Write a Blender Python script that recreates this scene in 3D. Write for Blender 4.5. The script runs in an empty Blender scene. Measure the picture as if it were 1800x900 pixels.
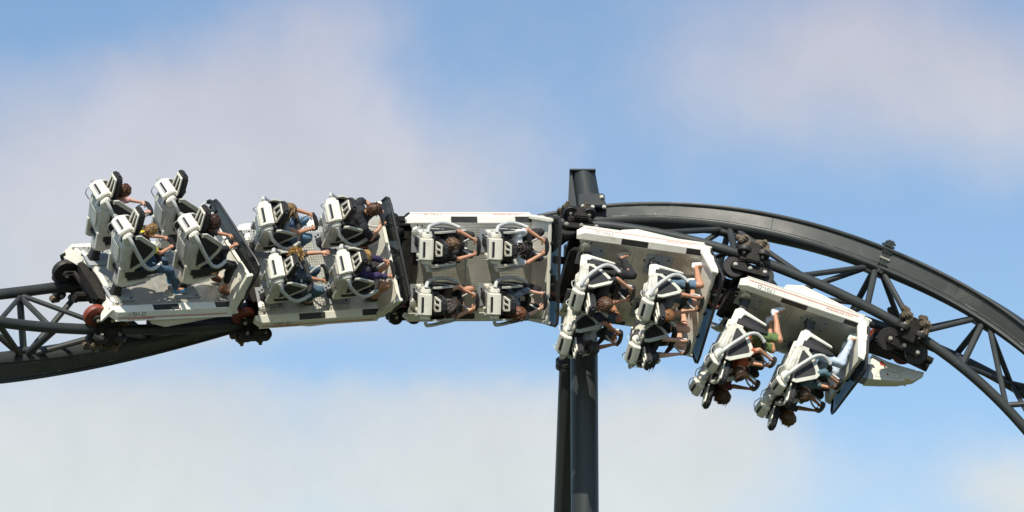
import bpy, bmesh, math, random
import numpy as np
from mathutils import Matrix, Vector, noise as mnoise

random.seed(7)
R = math.radians
S = bpy.context.scene
COL = S.collection

# ------------------------------------------------------------------ camera
PITCH = R(15.0)          # the camera looks up at the ride
DIST = 58.0              # metres to the middle of the train
CAM = Vector((0.0, 0.0, 1.7))
FPX = 6380.0             # focal length in pixels of a 1800 px wide frame
cam_d = bpy.data.cameras.new('camera')
cam_d.sensor_width = 36.0
cam_d.lens = FPX / 1800.0 * 36.0
cam_d.clip_end = 20000.0
cam = bpy.data.objects.new('camera', cam_d)
COL.objects.link(cam)
cam.location = CAM
cam.rotation_euler = (R(90) + PITCH, 0, 0)
S.camera = cam
# axes of a frame that is level with the lens (x right, y up, z towards the viewer)
RC = Matrix(((1, 0, 0), (0, -math.sin(PITCH), -math.cos(PITCH)), (0, math.cos(PITCH), -math.sin(PITCH))))

def W(p):
    return CAM + RC @ Vector((p[0], p[1], p[2] - DIST))

# ------------------------------------------------------------------ sun and sky
SUN = (RC @ Vector((-0.10, 0.87, 0.46))).normalized()
elev = math.asin(SUN.z)
azim = math.atan2(SUN.x, SUN.y)
sd = bpy.data.lights.new('sun', 'SUN')
sd.energy = 5.0
sd.angle = R(0.5)
sd.color = (1.0, 0.93, 0.79)
sun = bpy.data.objects.new('sun', sd)
COL.objects.link(sun)
sun.rotation_euler = (-SUN).to_track_quat('-Z', 'Y').to_euler()
sun.location = (0, -40, 60)

world = bpy.data.worlds.new('World')
S.world = world
world.use_nodes = True
wn, wl = world.node_tree.nodes, world.node_tree.links
wn.clear()

def wnode(t, **kw):
    n = wn.new(t)
    for k, v in kw.items():
        setattr(n, k, v)
    return n

def wmath(op, a, b=None, c=None, clamp=False):
    n = wnode('ShaderNodeMath', operation=op, use_clamp=clamp)
    for i, v in enumerate((a, b, c)):
        if v is None:
            continue
        if isinstance(v, (int, float)):
            n.inputs[i].default_value = v
        else:
            wl.new(v, n.inputs[i])
    return n.outputs[0]

def wvec(op, a, b):
    n = wnode('ShaderNodeVectorMath', operation=op)
    for i, v in enumerate((a, b)):
        if isinstance(v, tuple):
            n.inputs[i].default_value = v
        else:
            wl.new(v, n.inputs[i])
    return n

sky = wnode('ShaderNodeTexSky', sky_type='NISHITA', sun_disc=False)
sky.sun_elevation = elev
sky.sun_rotation = azim
sky.altitude = 50
sky.air_density = 1.0
sky.dust_density = 0.35
sky.ozone_density = 1.6
tc = wnode('ShaderNodeTexCoord')
dirv = tc.outputs['Generated']

def wnoise(scale, detail, rough, vec, dim='3D'):
    n = wnode('ShaderNodeTexNoise', noise_dimensions=dim)
    n.inputs['Scale'].default_value = scale
    n.inputs['Detail'].default_value = detail
    n.inputs['Roughness'].default_value = rough
    wl.new(vec, n.inputs['Vector'])
    return n

nz = wnoise(16, 4, 0.55, dirv)
off = wvec('SUBTRACT', nz.outputs['Color'], (0.5, 0.5, 0.5)).outputs[0]
off = wvec('MULTIPLY', off, (0.05, 0.05, 0.035)).outputs[0]
wdir = wvec('ADD', dirv, off).outputs[0]

def spot(px, py):
    return ((px - 900) / FPX, 0.2588 + (450 - py) / FPX * 0.966)

# soft cloud masses (place in the sky, half widths, weight)
CLOUDS = [
    (200, 330, 520, 240, 1.0), (560, 230, 330, 190, 0.75), (640, 330, 280, 150, 0.6),
    (1460, 110, 430, 130, 0.62), (1740, 210, 330, 140, 0.5),
    (80, 850, 760, 170, 1.0), (700, 690, 420, 90, 0.55), (1000, 840, 300, 110, 1.15), (1230, 800, 170, 90, 0.5),
    (1800, 870, 110, 80, 1.0), (600, 60, 120, 60, 0.35),
    (160, 480, 300, 120, 0.3), (330, 640, 420, 50, -0.42), (60, 480, 120, 50, -0.1), (60, 40, 200, 60, -0.25), (560, 640, 200, 50, -0.35), (300, 560, 300, 90, 0.45),
    (900, 120, 230, 150, -0.45), (1560, 560, 420, 190, -0.6), (1250, 600, 260, 110, -0.5),
]
total = None
for px, py, sx, sy, w in CLOUDS:
    a, b = spot(px, py)
    d = wvec('SUBTRACT', wdir, (a, 0, b)).outputs[0]
    d = wvec('MULTIPLY', d, (FPX / sx, 0, FPX / sy)).outputs[0]
    q = wvec('DOT_PRODUCT', d, d).outputs['Value']
    g = wmath('MULTIPLY', wmath('EXPONENT', wmath('MULTIPLY', q, -1.0)), w)
    total = g if total is None else wmath('ADD', total, g)
fb = wnoise(9, 7, 0.56, dirv).outputs['Fac']
fine = wnoise(45, 6, 0.6, dirv).outputs['Fac']
total = wmath('ADD', total, wmath('MULTIPLY', wmath('SUBTRACT', fb, 0.5), 1.5))
total = wmath('ADD', total, wmath('MULTIPLY', wmath('SUBTRACT', fine, 0.5), 0.4))
mr = wnode('ShaderNodeMapRange', interpolation_type='SMOOTHSTEP')
mr.inputs['From Min'].default_value = -0.2
mr.inputs['From Max'].default_value = 1.15
mr.inputs['To Max'].default_value = 0.87
wl.new(total, mr.inputs['Value'])
# cloud brightness: a little whiter low down, lilac grey higher
sep = wnode('ShaderNodeSeparateXYZ')
wl.new(dirv, sep.inputs[0])
hr = wnode('ShaderNodeMapRange')
hr.inputs['From Min'].default_value = 0.19
hr.inputs['From Max'].default_value = 0.33
wl.new(sep.outputs['Z'], hr.inputs['Value'])
cc = wnode('ShaderNodeMix', data_type='RGBA')
cc.inputs['A'].default_value = (5.2, 5.35, 5.1, 1)
cc.inputs['B'].default_value = (3.98, 3.92, 4.55, 1)
wl.new(hr.outputs[0], cc.inputs['Factor'])
cv = wnode('ShaderNodeMix', data_type='RGBA', blend_type='MULTIPLY')
cv.inputs['Factor'].default_value = 1.0
cvr = wnode('ShaderNodeMapRange')
cvr.inputs['From Min'].default_value = 0.3
cvr.inputs['From Max'].default_value = 0.7
cvr.inputs['To Min'].default_value = 0.94
cvr.inputs['To Max'].default_value = 1.06
wl.new(wnoise(24, 6, 0.6, wdir).outputs['Fac'], cvr.inputs['Value'])
wl.new(cc.outputs['Result'], cv.inputs['A'])
wl.new(cvr.outputs[0], cv.inputs['B'])
tint = wnode('ShaderNodeMix', data_type='RGBA', blend_type='MULTIPLY')
tint.inputs['Factor'].default_value = 1.0
tint.inputs['B'].default_value = (0.93, 0.985, 0.985, 1)
wl.new(sky.outputs[0], tint.inputs['A'])
mix = wnode('ShaderNodeMix', data_type='RGBA')
wl.new(mr.outputs[0], mix.inputs['Factor'])
wl.new(tint.outputs['Result'], mix.inputs['A'])
wl.new(cv.outputs['Result'], mix.inputs['B'])
bg = wnode('ShaderNodeBackground')
bg.inputs['Strength'].default_value = 0.127
wl.new(mix.outputs['Result'], bg.inputs['Color'])
wo = wnode('ShaderNodeOutputWorld')
wl.new(bg.outputs[0], wo.inputs['Surface'])

S.view_settings.view_transform = 'Standard'
S.view_settings.look = 'None'
S.view_settings.gamma = 1
S.view_settings.exposure = 0.2
S.render.film_transparent = False

# ------------------------------------------------------------------ materials
MATS = {}

def mat(name, col, rough=0.5, metal=0.0, var=0.0, vscale=6.0, dirt=None, dirt_amt=0.5, dscale=4.0, bump=0.0, bscale=60.0, spec=0.5, stretch=None):
    """A procedural paint, cloth or metal: base colour with a soft mottled variation, optional patchy dirt and fine relief."""
    if name in MATS:
        return MATS[name]
    m = bpy.data.materials.new(name)
    m.use_nodes = True
    nt = m.node_tree
    p = nt.nodes['Principled BSDF']
    p.inputs['Roughness'].default_value = rough
    p.inputs['Metallic'].default_value = metal
    p.inputs['Specular IOR Level'].default_value = spec
    t = nt.nodes.new('ShaderNodeTexCoord')
    vec = t.outputs['Object']
    oi = nt.nodes.new('ShaderNodeObjectInfo')
    sh_ = nt.nodes.new('ShaderNodeVectorMath')
    sh_.operation = 'MULTIPLY_ADD'
    nt.links.new(oi.outputs['Random'], sh_.inputs[0])
    sh_.inputs[1].default_value = (31, 17, 53)
    nt.links.new(vec, sh_.inputs[2])
    vec = sh_.outputs[0]
    if stretch:
        mp = nt.nodes.new('ShaderNodeMapping')
        mp.inputs['Scale'].default_value = stretch
        nt.links.new(vec, mp.inputs[0])
        vec = mp.outputs[0]

    def nz(scale, detail=5, rough_=0.6):
        n = nt.nodes.new('ShaderNodeTexNoise')
        n.inputs['Scale'].default_value = scale
        n.inputs['Detail'].default_value = detail
        n.inputs['Roughness'].default_value = rough_
        nt.links.new(vec, n.inputs['Vector'])
        return n.outputs['Fac']
    rp = nt.nodes.new('ShaderNodeValToRGB')
    lo = [max(0, c * (1 - var)) for c in col]
    hi = [min(1, c * (1 + var)) for c in col]
    rp.color_ramp.elements[0].position = 0.3
    rp.color_ramp.elements[1].position = 0.7
    rp.color_ramp.elements[0].color = (*lo, 1)
    rp.color_ramp.elements[1].color = (*hi, 1)
    nt.links.new(nz(vscale), rp.inputs[0])
    out = rp.outputs[0]
    if dirt:
        r2 = nt.nodes.new('ShaderNodeValToRGB')
        r2.color_ramp.elements[0].position = 0.52
        r2.color_ramp.elements[1].position = 0.72
        r2.color_ramp.elements[0].color = (0, 0, 0, 1)
        r2.color_ramp.elements[1].color = (dirt_amt,) * 3 + (1,)
        nt.links.new(nz(dscale, 8, 0.7), r2.inputs[0])
        mx = nt.nodes.new('ShaderNodeMix')
        mx.data_type = 'RGBA'
        mx.inputs['B'].default_value = (*dirt, 1)
        nt.links.new(r2.outputs[0], mx.inputs['Factor'])
        nt.links.new(out, mx.inputs['A'])
        out = mx.outputs['Result']
    nt.links.new(out, p.inputs['Base Color'])
    mr_ = nt.nodes.new('ShaderNodeMapRange')
    mr_.inputs['To Min'].default_value = max(0.05, rough - 0.12)
    mr_.inputs['To Max'].default_value = min(1, rough + 0.15)
    nt.links.new(nz(vscale * 2.3), mr_.inputs['Value'])
    nt.links.new(mr_.outputs[0], p.inputs['Roughness'])
    if bump:
        b = nt.nodes.new('ShaderNodeBump')
        b.inputs['Strength'].default_value = bump
        b.inputs['Distance'].default_value = 0.01
        nt.links.new(nz(bscale, 4), b.inputs['Height'])
        nt.links.new(b.outputs[0], p.inputs['Normal'])
    MATS[name] = m
    return m

def tread_mat():
    """Raised-stud aluminium tread plate."""
    m = mat('tread_plate', (0.56, 0.55, 0.49), rough=0.43, metal=0.75, var=0.10, vscale=3.0, dirt=(0.26, 0.25, 0.20), dirt_amt=0.6, dscale=2.0)
    nt = m.node_tree
    p = nt.nodes['Principled BSDF']
    t = nt.nodes.new('ShaderNodeTexCoord')
    sx = nt.nodes.new('ShaderNodeSeparateXYZ')
    nt.links.new(t.outputs['Object'], sx.inputs[0])

    def M(op, a, b=None):
        n = nt.nodes.new('ShaderNodeMath')
        n.operation = op
        for i, v in enumerate((a, b)):
            if v is None:
                continue
            if isinstance(v, (int, float)):
                n.inputs[i].default_value = v
            else:
                nt.links.new(v, n.inputs[i])
        return n.outputs[0]
    k = 2 * math.pi / 0.062
    a = M('SINE', M('MULTIPLY', M('ADD', sx.outputs[0], sx.outputs[1]), k * 0.75))
    b = M('SINE', M('MULTIPLY', M('SUBTRACT', sx.outputs[0], sx.outputs[1]), k * 0.75))
    h = M('POWER', M('MAXIMUM', M('MULTIPLY', a, b), 0.0), 0.7)
    bp = nt.nodes.new('ShaderNodeBump')
    bp.inputs['Strength'].default_value = 0.6
    bp.inputs['Distance'].default_value = 0.004
    nt.links.new(h, bp.inputs['Height'])
    nt.links.new(bp.outputs[0], p.inputs['Normal'])
    return m

WHITE = mat('white_paint', (0.76, 0.74, 0.66), rough=0.36, var=0.06, vscale=5, dirt=(0.36, 0.34, 0.27), dirt_amt=0.55, dscale=5)
SHELL = mat('seat_shell_plastic', (0.56, 0.55, 0.49), rough=0.38, var=0.10, vscale=5, dirt=(0.22, 0.21, 0.17), dirt_amt=0.7, dscale=4.5)
TREAD = tread_mat()
PLATE = mat('grey_plate', (0.30, 0.32, 0.34), rough=0.5, var=0.08, dirt=(0.2, 0.2, 0.19), dscale=6)
BLACK = mat('black_plastic', (0.018, 0.018, 0.02), rough=0.42, var=0.2, vscale=10)
PAD = mat('black_padding', (0.016, 0.016, 0.018), rough=0.62, var=0.25, vscale=14, bump=0.3, bscale=90)
PATCH = mat('black_patch', (0.02, 0.02, 0.021), rough=0.5, var=0.3, vscale=8)
TUBE = mat('grey_tube_paint', (0.50, 0.51, 0.50), rough=0.27, var=0.05, dirt=(0.3, 0.3, 0.28), dscale=9, dirt_amt=0.4)
WING = mat('wing_trim', (0.52, 0.52, 0.46), rough=0.45, var=0.08, vscale=8, dirt=(0.3, 0.29, 0.24), dscale=7)
STEEL = mat('dark_greasy_steel', (0.016, 0.014, 0.012), rough=0.62, metal=0.0, spec=0.3, var=0.4, vscale=9, dirt=(0.034, 0.028, 0.022), dirt_amt=0.6, dscale=7, bump=0.35, bscale=40)
RUST = mat('rusty_bracket', (0.125, 0.095, 0.062), rough=0.6, metal=0.1, var=0.3, vscale=16, dirt=(0.035, 0.027, 0.018), dirt_amt=0.9, dscale=8, bump=0.15, bscale=40)
BOLT = mat('bright_bolt_steel', (0.55, 0.53, 0.46), rough=0.35, metal=0.5, var=0.12, vscale=20)
TYRE = mat('black_tyre', (0.02, 0.018, 0.017), rough=0.55, var=0.25, vscale=12)
REDTYRE = mat('red_tyre', (0.20, 0.042, 0.022), rough=0.5, var=0.25, vscale=10, dirt=(0.06, 0.03, 0.02), dirt_amt=0.7, dscale=8)
TRACK = mat('track_paint', (0.034, 0.039, 0.040), rough=0.46, var=0.2, vscale=1.6, dirt=(0.070, 0.072, 0.064), dirt_amt=0.5, dscale=2.2, bump=0.12, bscale=18, spec=0.35)
COLUMN = mat('column_paint', (0.032, 0.039, 0.042), rough=0.42, spec=0.45, var=0.2, vscale=1.2, dirt=(0.016, 0.017, 0.016), dirt_amt=0.7, dscale=1.5, stretch=(1, 1, 0.12))
SEAM = mat('seam_paint', (0.09, 0.095, 0.09), rough=0.45, var=0.6, vscale=9, dirt=(0.62, 0.62, 0.58), dirt_amt=1.0, dscale=2.6)
SPINE = mat('spine_paint', (0.050, 0.055, 0.053), rough=0.45, var=0.2, vscale=1.3, dirt=(0.125, 0.125, 0.112), dirt_amt=0.75, dscale=1.3, bump=0.1, bscale=14, spec=0.4)
RED = mat('red_print', (0.42, 0.05, 0.03), rough=0.45, var=0.1)
INK = mat('dark_print', (0.10, 0.10, 0.10), rough=0.45, var=0.1)
GROUND = mat('ground_turf', (0.055, 0.065, 0.032), rough=0.95, var=0.35, vscale=0.05, dirt=(0.10, 0.09, 0.06), dscale=0.02)
CONCRETE = mat('concrete', (0.35, 0.34, 0.31), rough=0.85, var=0.12, vscale=2)
NOSEGREY = mat('nose_grey_panel', (0.26, 0.31, 0.37), rough=0.3, var=0.06)
YELLOW = mat('yellow_mark', (0.55, 0.42, 0.04), rough=0.5, var=0.1)

def pane_mat():
    m = bpy.data.materials.new('tinted_pane')
    m.use_nodes = True
    nt = m.node_tree
    nt.nodes.clear()
    o = nt.nodes.new('ShaderNodeOutputMaterial')
    mx = nt.nodes.new('ShaderNodeMixShader')
    tr = nt.nodes.new('ShaderNodeBsdfTransparent')
    tr.inputs[0].default_value = (0.42, 0.47, 0.48, 1)
    pr = nt.nodes.new('ShaderNodeBsdfPrincipled')
    pr.inputs['Base Color'].default_value = (0.035, 0.04, 0.042, 1)
    pr.inputs['Roughness'].default_value = 0.18
    n = nt.nodes.new('ShaderNodeTexNoise')
    n.inputs['Scale'].default_value = 5
    n.inputs['Detail'].default_value = 6
    mr_ = nt.nodes.new('ShaderNodeMapRange')
    mr_.inputs['To Min'].default_value = 0.25
    mr_.inputs['To Max'].default_value = 0.5
    nt.links.new(n.outputs['Fac'], mr_.inputs['Value'])
    nt.links.new(mr_.outputs[0], mx.inputs[0])
    nt.links.new(tr.outputs[0], mx.inputs[1])
    nt.links.new(pr.outputs[0], mx.inputs[2])
    nt.links.new(mx.outputs[0], o.inputs['Surface'])
    return m
PANE = pane_mat()

# ------------------------------------------------------------------ mesh helpers
class MB:
    """Collects shapes and links them as ONE mesh object."""
    def __init__(self):
        self.v, self.f, self.m = [], [], []
        self.mi = 0

    def add(self, vs, fs):
        b = len(self.v)
        self.v += [Vector(x) for x in vs]
        self.f += [tuple(b + i for i in f) for f in fs]
        self.m += [self.mi] * len(fs)

    def rings(self, rs, cap=True, closed=False):
        n = len(rs[0])
        vs = [p for r in rs for p in r]
        fs = []
        k = len(rs)
        for i in range(k if closed else k - 1):
            a, b = i * n, ((i + 1) % k) * n
            for j in range(n):
                fs.append((a + j, a + (j + 1) % n, b + (j + 1) % n, b + j))
        if cap and not closed:
            fs.append(tuple(range(n))[::-1])
            fs.append(tuple((k - 1) * n + j for j in range(n)))
        self.add(vs, fs)

    def tube(self, pts, r, n=10, cap=True, flat=None):
        pts = [Vector(p) for p in pts]
        rr = r if isinstance(r, (list, tuple)) else [r] * len(pts)
        t0 = (pts[1] - pts[0]).normalized()
        u = t0.orthogonal().normalized() if flat is None else (Vector(flat) - t0 * Vector(flat).dot(t0)).normalized()
        rs = []
        for i, p in enumerate(pts):
            a = pts[max(i - 1, 0)]
            b = pts[min(i + 1, len(pts) - 1)]
            t = (b - a).normalized()
            u = (u - t * u.dot(t)).normalized()
            w = t.cross(u)
            rad = rr[i]
            ra, rb = rad if isinstance(rad, (tuple, list)) else (rad, rad)
            rs.append([p + u * (ra * math.cos(2 * math.pi * j / n)) + w * (rb * math.sin(2 * math.pi * j / n)) for j in range(n)])
        self.rings(rs, cap)

    def box(self, c, s, bevel=0.0, rot=None):
        bm = bmesh.new()
        bmesh.ops.create_cube(bm, size=1)
        for v in bm.verts:
            v.co = Vector((v.co.x * s[0], v.co.y * s[1], v.co.z * s[2]))
        if bevel:
            bmesh.ops.bevel(bm, geom=bm.edges[:], offset=bevel, segments=2, affect='EDGES')
        self.bm(bm, Matrix.Translation(c) @ (rot.to_4x4() if rot else Matrix()))

    def bm(self, bm, M=None):
        bm.verts.index_update()
        self.add([(M @ v.co) if M else v.co.copy() for v in bm.verts], [[v.index for v in f.verts] for f in bm.faces])
        bm.free()

    def prism(self, poly, a, b, axis='y', bevel=0.0):
        """poly in the two other axes (in order), extruded along axis from a to b"""
        def P(u, v, w):
            return {'x': (w, u, v), 'y': (u, w, v), 'z': (u, v, w)}[axis]
        n = len(poly)
        bm = bmesh.new()
        A = [bm.verts.new(P(u, v, a)) for u, v in poly]
        B = [bm.verts.new(P(u, v, b)) for u, v in poly]
        bm.faces.new(A[::-1])
        bm.faces.new(B)
        for j in range(n):
            bm.faces.new((A[j], A[(j + 1) % n], B[(j + 1) % n], B[j]))
        bmesh.ops.recalc_face_normals(bm, faces=bm.faces[:])
        if bevel:
            bmesh.ops.bevel(bm, geom=bm.edges[:], offset=bevel, segments=2, affect='EDGES')
        self.bm(bm)

    def lathe(self, prof, c, axis, n=20):
        """prof: (radius, height along axis)"""
        ax = Vector(axis).normalized()
        u = ax.orthogonal().normalized()
        w = ax.cross(u)
        c = Vector(c)
        rs = [[c + ax * h + (u * math.cos(2 * math.pi * j / n) + w * math.sin(2 * math.pi * j / n)) * r for j in range(n)] for r, h in prof]
        self.rings(rs, True)

    def ball(self, c, r, n=12, k=8, rot=None):
        r = r if isinstance(r, (tuple, list)) else (r, r, r)
        rs = []
        c = Vector(c)
        for i in range(1, k):
            a = math.pi * i / k
            ring = []
            for j in range(n):
                b = 2 * math.pi * j / n
                p = Vector((r[0] * math.sin(a) * math.cos(b), r[1] * math.sin(a) * math.sin(b), r[2] * math.cos(a)))
                ring.append(c + (rot @ p if rot else p))
            rs.append(ring)
        self.rings(rs, True)

    def mesh(self, name, mats, smooth=35):
        me = bpy.data.meshes.new(name)
        me.from_pydata([tuple(v) for v in self.v], [], self.f)
        for m in (mats if isinstance(mats, (list, tuple)) else [mats]):
            me.materials.append(m)
        if any(self.m):
            me.polygons.foreach_set('material_index', self.m)
        bm = bmesh.new()
        bm.from_mesh(me)
        bmesh.ops.recalc_face_normals(bm, faces=bm.faces[:])
        bm.to_mesh(me)
        bm.free()
        if smooth:
            me.polygons.foreach_set('use_smooth', [True] * len(me.polygons))
            me.set_sharp_from_angle(angle=R(smooth))
        me.update()
        return me

    def build(self, name, mats, parent=None, smooth=35):
        return link(name, self.mesh(name, mats, smooth), parent)

def link(name, me, parent=None, M=None):
    o = bpy.data.objects.new(name, me)
    COL.objects.link(o)
    if parent:
        o.parent = parent
    if M is not None:
        o.matrix_local = M
    return o

def tag(o, label, cat=None, group=None, kind=None):
    if label:
        o['label'] = label
    if cat:
        o['category'] = cat
    if group:
        o['group'] = group
    if kind:
        o['kind'] = kind
    return o

def copy_tree(o, parent=None):
    c = o.copy()
    COL.objects.link(c)
    if parent:
        c.parent = parent
    for ch in list(o.children):
        copy_tree(ch, c)
    return c

# ------------------------------------------------------------------ poses of the ride
# x right, y up, z towards the viewer [m]; yaw, pitch, roll [deg]
CARS = [(-5.5997, -0.2805, 2.2553, 34.4231, 1.7694, 38.5279), (-3.2649, -0.2104, 0.9641, 26.1247, 3.1371, 68.2651),
        (-0.764, -0.1916, 0.0, 18.3447, 0.1501, 95.6658), (1.8192, -0.4419, -0.6688, 11.2652, -7.8897, 124.3398),
        (4.3665, -1.1489, -1.0919, 6.3226, -18.3891, 150.9107)]
KNOT = np.array([(-9.6035, 0.0765, 5.8009, 49.7177, -7.9191, -10.6089), (-7.7225, -0.1724, 3.8788, 41.556, -2.9372, 17.7626),
                 (-5.5993, -0.2382, 2.2624, 33.5484, 1.0964, 42.1001), (-3.2585, -0.1951, 0.972, 25.7046, 2.7372, 66.7213),
                 (-0.7577, -0.1951, 0.0011, 18.2267, -0.0269, 97.6029), (1.8187, -0.4369, -0.6785, 11.6141, -7.4369, 131.5498),
                 (4.3618, -1.11, -1.1007, 6.4108, -18.1974, 161.377), (6.7915, -2.2097, -1.2856, 2.2021, -30.4537, 185.6477),
                 (8.9383, -3.7768, -1.2422, -4.8997, -41.7533, 221.6806), (10.7815, -5.7522, -0.9638, -13.3549, -51.5555, 266.468)])
GAUGE, RAILZ, SPINEZ = 0.5875, -0.6727, -1.6075

def frame(p):
    yaw, pit, roll = (R(a) for a in p[3:6])
    f = Vector((math.cos(pit) * math.cos(yaw), math.sin(pit), -math.cos(pit) * math.sin(yaw)))
    l = Vector((0, 1, 0)).cross(f).normalized()
    u = f.cross(l)
    u2 = u * math.cos(roll) - l * math.sin(roll)
    l2 = l * math.cos(roll) + u * math.sin(roll)
    B = RC @ Matrix((f, l2, u2)).transposed()
    M = B.to_4x4()
    M.translation = W(p[:3])
    return M

def track_frame(s):
    t = s + 2
    n = len(KNOT)
    i = int(min(max(math.floor(t), 0), n - 2))
    u = t - i

    def g(j):
        return 2 * KNOT[0] - KNOT[1] if j < 0 else (2 * KNOT[-1] - KNOT[-2] if j > n - 1 else KNOT[j])
    p0, p1, p2, p3 = g(i - 1), g(i), g(i + 1), g(i + 2)
    return frame(.5 * (2 * p1 + (p2 - p0) * u + (2 * p0 - 5 * p1 + 4 * p2 - p3) * u * u + (3 * p1 - p0 - 3 * p2 + p3) * u ** 3))

def tp(s, y, z, x=0.0):
    return track_frame(s) @ Vector((x, y, z))

# ------------------------------------------------------------------ ground
g = MB()
gs = 26
span = 4000.0
xs = [math.copysign(abs(t) ** 2.2, t) * span for t in np.linspace(-1, 1, gs)]
g.add([(x, y, 0.0) for y in xs for x in xs], [(j * gs + i, j * gs + i + 1, (j + 1) * gs + i + 1, (j + 1) * gs + i) for j in range(gs - 1) for i in range(gs - 1)])
tag(g.build('ground', GROUND, smooth=0), 'wide turf ground far below the coaster track', kind='structure')

# ------------------------------------------------------------------ track
track = bpy.data.objects.new('coaster_track', None)
COL.objects.link(track)
track.location = tp(2, 0, SPINEZ)
tag(track, 'dark slate coaster track of box spine and two tube rails twisting along the train', 'roller coaster track')
TI = Matrix.Translation(-track.location)

def tpart(mb, name, m, **kw):
    mb.v = [TI @ v for v in mb.v]
    return mb.build(name, m, track, **kw)

SS = [x / 20 for x in range(-40, 141)]
for side in (1, -1):
    mb = MB()
    mb.tube([tp(s, side * GAUGE, RAILZ) for s in SS], 0.084, 14)
    tpart(mb, 'rail', TRACK)
sec = [(-.125, -.175), (.125, -.175), (.125, .155), (-.125, .155)]
mb = MB()
mb.rings([[tp(s, y, SPINEZ + z) for y, z in sec] for s in SS])
tpart(mb, 'spine', SPINE, smooth=30)
for z in (-.182, .150):           # the two round-edged chords along the box
    mb = MB()
    sec = [(-.15, z - .03), (.15, z - .03), (.172, z - .012), (.172, z + .016), (.15, z + .034), (-.15, z + .034), (-.172, z + .016), (-.172, z - .012)] if z < 0 else \
          [(.16 * math.cos(a), z + .072 * math.sin(a)) for a in np.linspace(0, 2 * math.pi, 14, endpoint=False)]
    mb.rings([[tp(s, y, SPINEZ + zz) for y, zz in sec] for s in SS])
    tpart(mb, 'spine_chord', TRACK, smooth=50)
for yy in (1, -1):                # worn weld lines where plate meets chord
    for z in (-.142, .080):
        mb = MB()
        mb.rings([[tp(s, yy * (.127 + a), SPINEZ + z + b) for a, b in ((-.01, -.011), (.007, 0), (-.01, .011))] for s in SS])
        tpart(mb, 'weld_seam', SEAM)

NODES = [-2.0, -1.45, -0.64, 0.2, 1.05, 1.9, 2.75, 3.61, 4.42, 5.06, 5.75, 6.45]

def brace(a, b, r=0.052, name='brace'):
    mb = MB()
    mb.tube([a, b], r, 10)
    tpart(mb, name, TRACK)

NZ = SPINEZ + .205
for i, s in enumerate(NODES):
    nd = {k: tp(s, k * .06, NZ) for k in (1, -1)}
    for k in (1, -1):
        brace(nd[k], tp(s, k * GAUGE, RAILZ - .03), .055)
    if i + 1 < len(NODES):
        m = (s + NODES[i + 1]) / 2
        for k in (1, -1):
            brace(tp(s + .05, k * .06, NZ), tp(m, k * GAUGE, RAILZ - .03), .048)
            brace(tp(NODES[i + 1] - .05, k * .06, NZ), tp(m, k * GAUGE, RAILZ - .03), .048)
        brace(tp(s, GAUGE - .05, RAILZ - .03), tp(m, -GAUGE + .05, RAILZ - .03), .04, 'tie')
        brace(tp(m, -GAUGE + .05, RAILZ - .05), tp(NODES[i + 1], GAUGE - .05, RAILZ - .05), .04, 'tie')
    brace(tp(s, GAUGE - .05, RAILZ - .06), tp(s, -GAUGE + .05, RAILZ - .06), .045, 'tie')
    mb = MB()                     # gusset at the node
    M = track_frame(s)
    mb.box((0, 0, NZ + .02), (.34, .14, .10), .012)
    mb.v = [M @ v for v in mb.v]
    tpart(mb, 'gusset', TRACK)
# bolted joint across the spine
for s in (4.44, -1.6, 0.9):
    M = track_frame(s)
    for dx in (-.028, .028):
        mb = MB()
        mb.box((dx, 0, SPINEZ - .055), (.052, .30, .58), .006)
        mb.v = [M @ v for v in mb.v]
        tpart(mb, 'joint_plate', TRACK)
    for z in (-.25, -.19, -.08, .03, .13, .21):
        for y in (-.13, .13):
            if abs(z) < .2:
                y *= 1.14
            mb = MB()
            mb.lathe([(.0, -.085), (.020, -.085), (.020, .085), (.0, .085)], (0, y, SPINEZ - .05 + z), (1, 0, 0), 6)
            mb.v = [M @ v for v in mb.v]
            tpart(mb, 'joint_bolt', BOLT if abs(z) < .05 and y > 0 else TRACK)
for s in (3.2, 3.82, 4.85, 5.5):   # plate seams
    mb = MB()
    M = track_frame(s)
    for y in (1, -1):
        mb.box((0, y * .125, SPINEZ - .03), (.010, .008, .21))
    mb.v = [M @ v for v in mb.v]
    tpart(mb, 'plate_seam', SEAM)

# ------------------------------------------------------------------ columns
def cam_point(px, py, zc):
    d = DIST - zc
    return W(((px - 900) / FPX * d, (450 - py) / FPX * d, zc))

ctop = cam_point(1025, 302, -2.45)
cx, cy = ctop.x, ctop.y
post = bpy.data.objects.new('support_column', None)
COL.objects.link(post)
post.location = (cx, cy, 0)
tag(post, 'thick upright dark column rising behind the track to a flat capped top', 'support column', 'support columns')
zt = ctop.z
mb = MB()
mb.tube([(0, 0, .05), (0, 0, zt - 3.6), (0, 0, zt - 1.1)], .226, 32)
mb.build('shaft', COLUMN, post)
mb = MB()
mb.tube([(.10, 0, zt - 1.15), (.085, 0, zt - .62), (0, 0, zt - .03)], [.225, .222, .203], 32)
mb.build('top_stub', COLUMN, post)
mb = MB()
mb.box((-.012, 0, zt - .02), (.435, .42, .03), .006)
mb.build('cap_plate', COLUMN, post)
mb = MB()
mb.prism([(-.228, zt - .035), (-.19, zt - .035), (-.08, zt - .9), (-.27, zt - .9)], -.14, .10, 'y')
mb.build('edge_rib', COLUMN, post)
mb = MB()
mb.box((0, 0, .1), (1.2, 1.2, .2), .02)
mb.lathe([(.42, .2), (.42, .26), (.23, .26)], (0, 0, 0), (0, 0, 1), 24)
mb.build('footing', CONCRETE, post)
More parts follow.
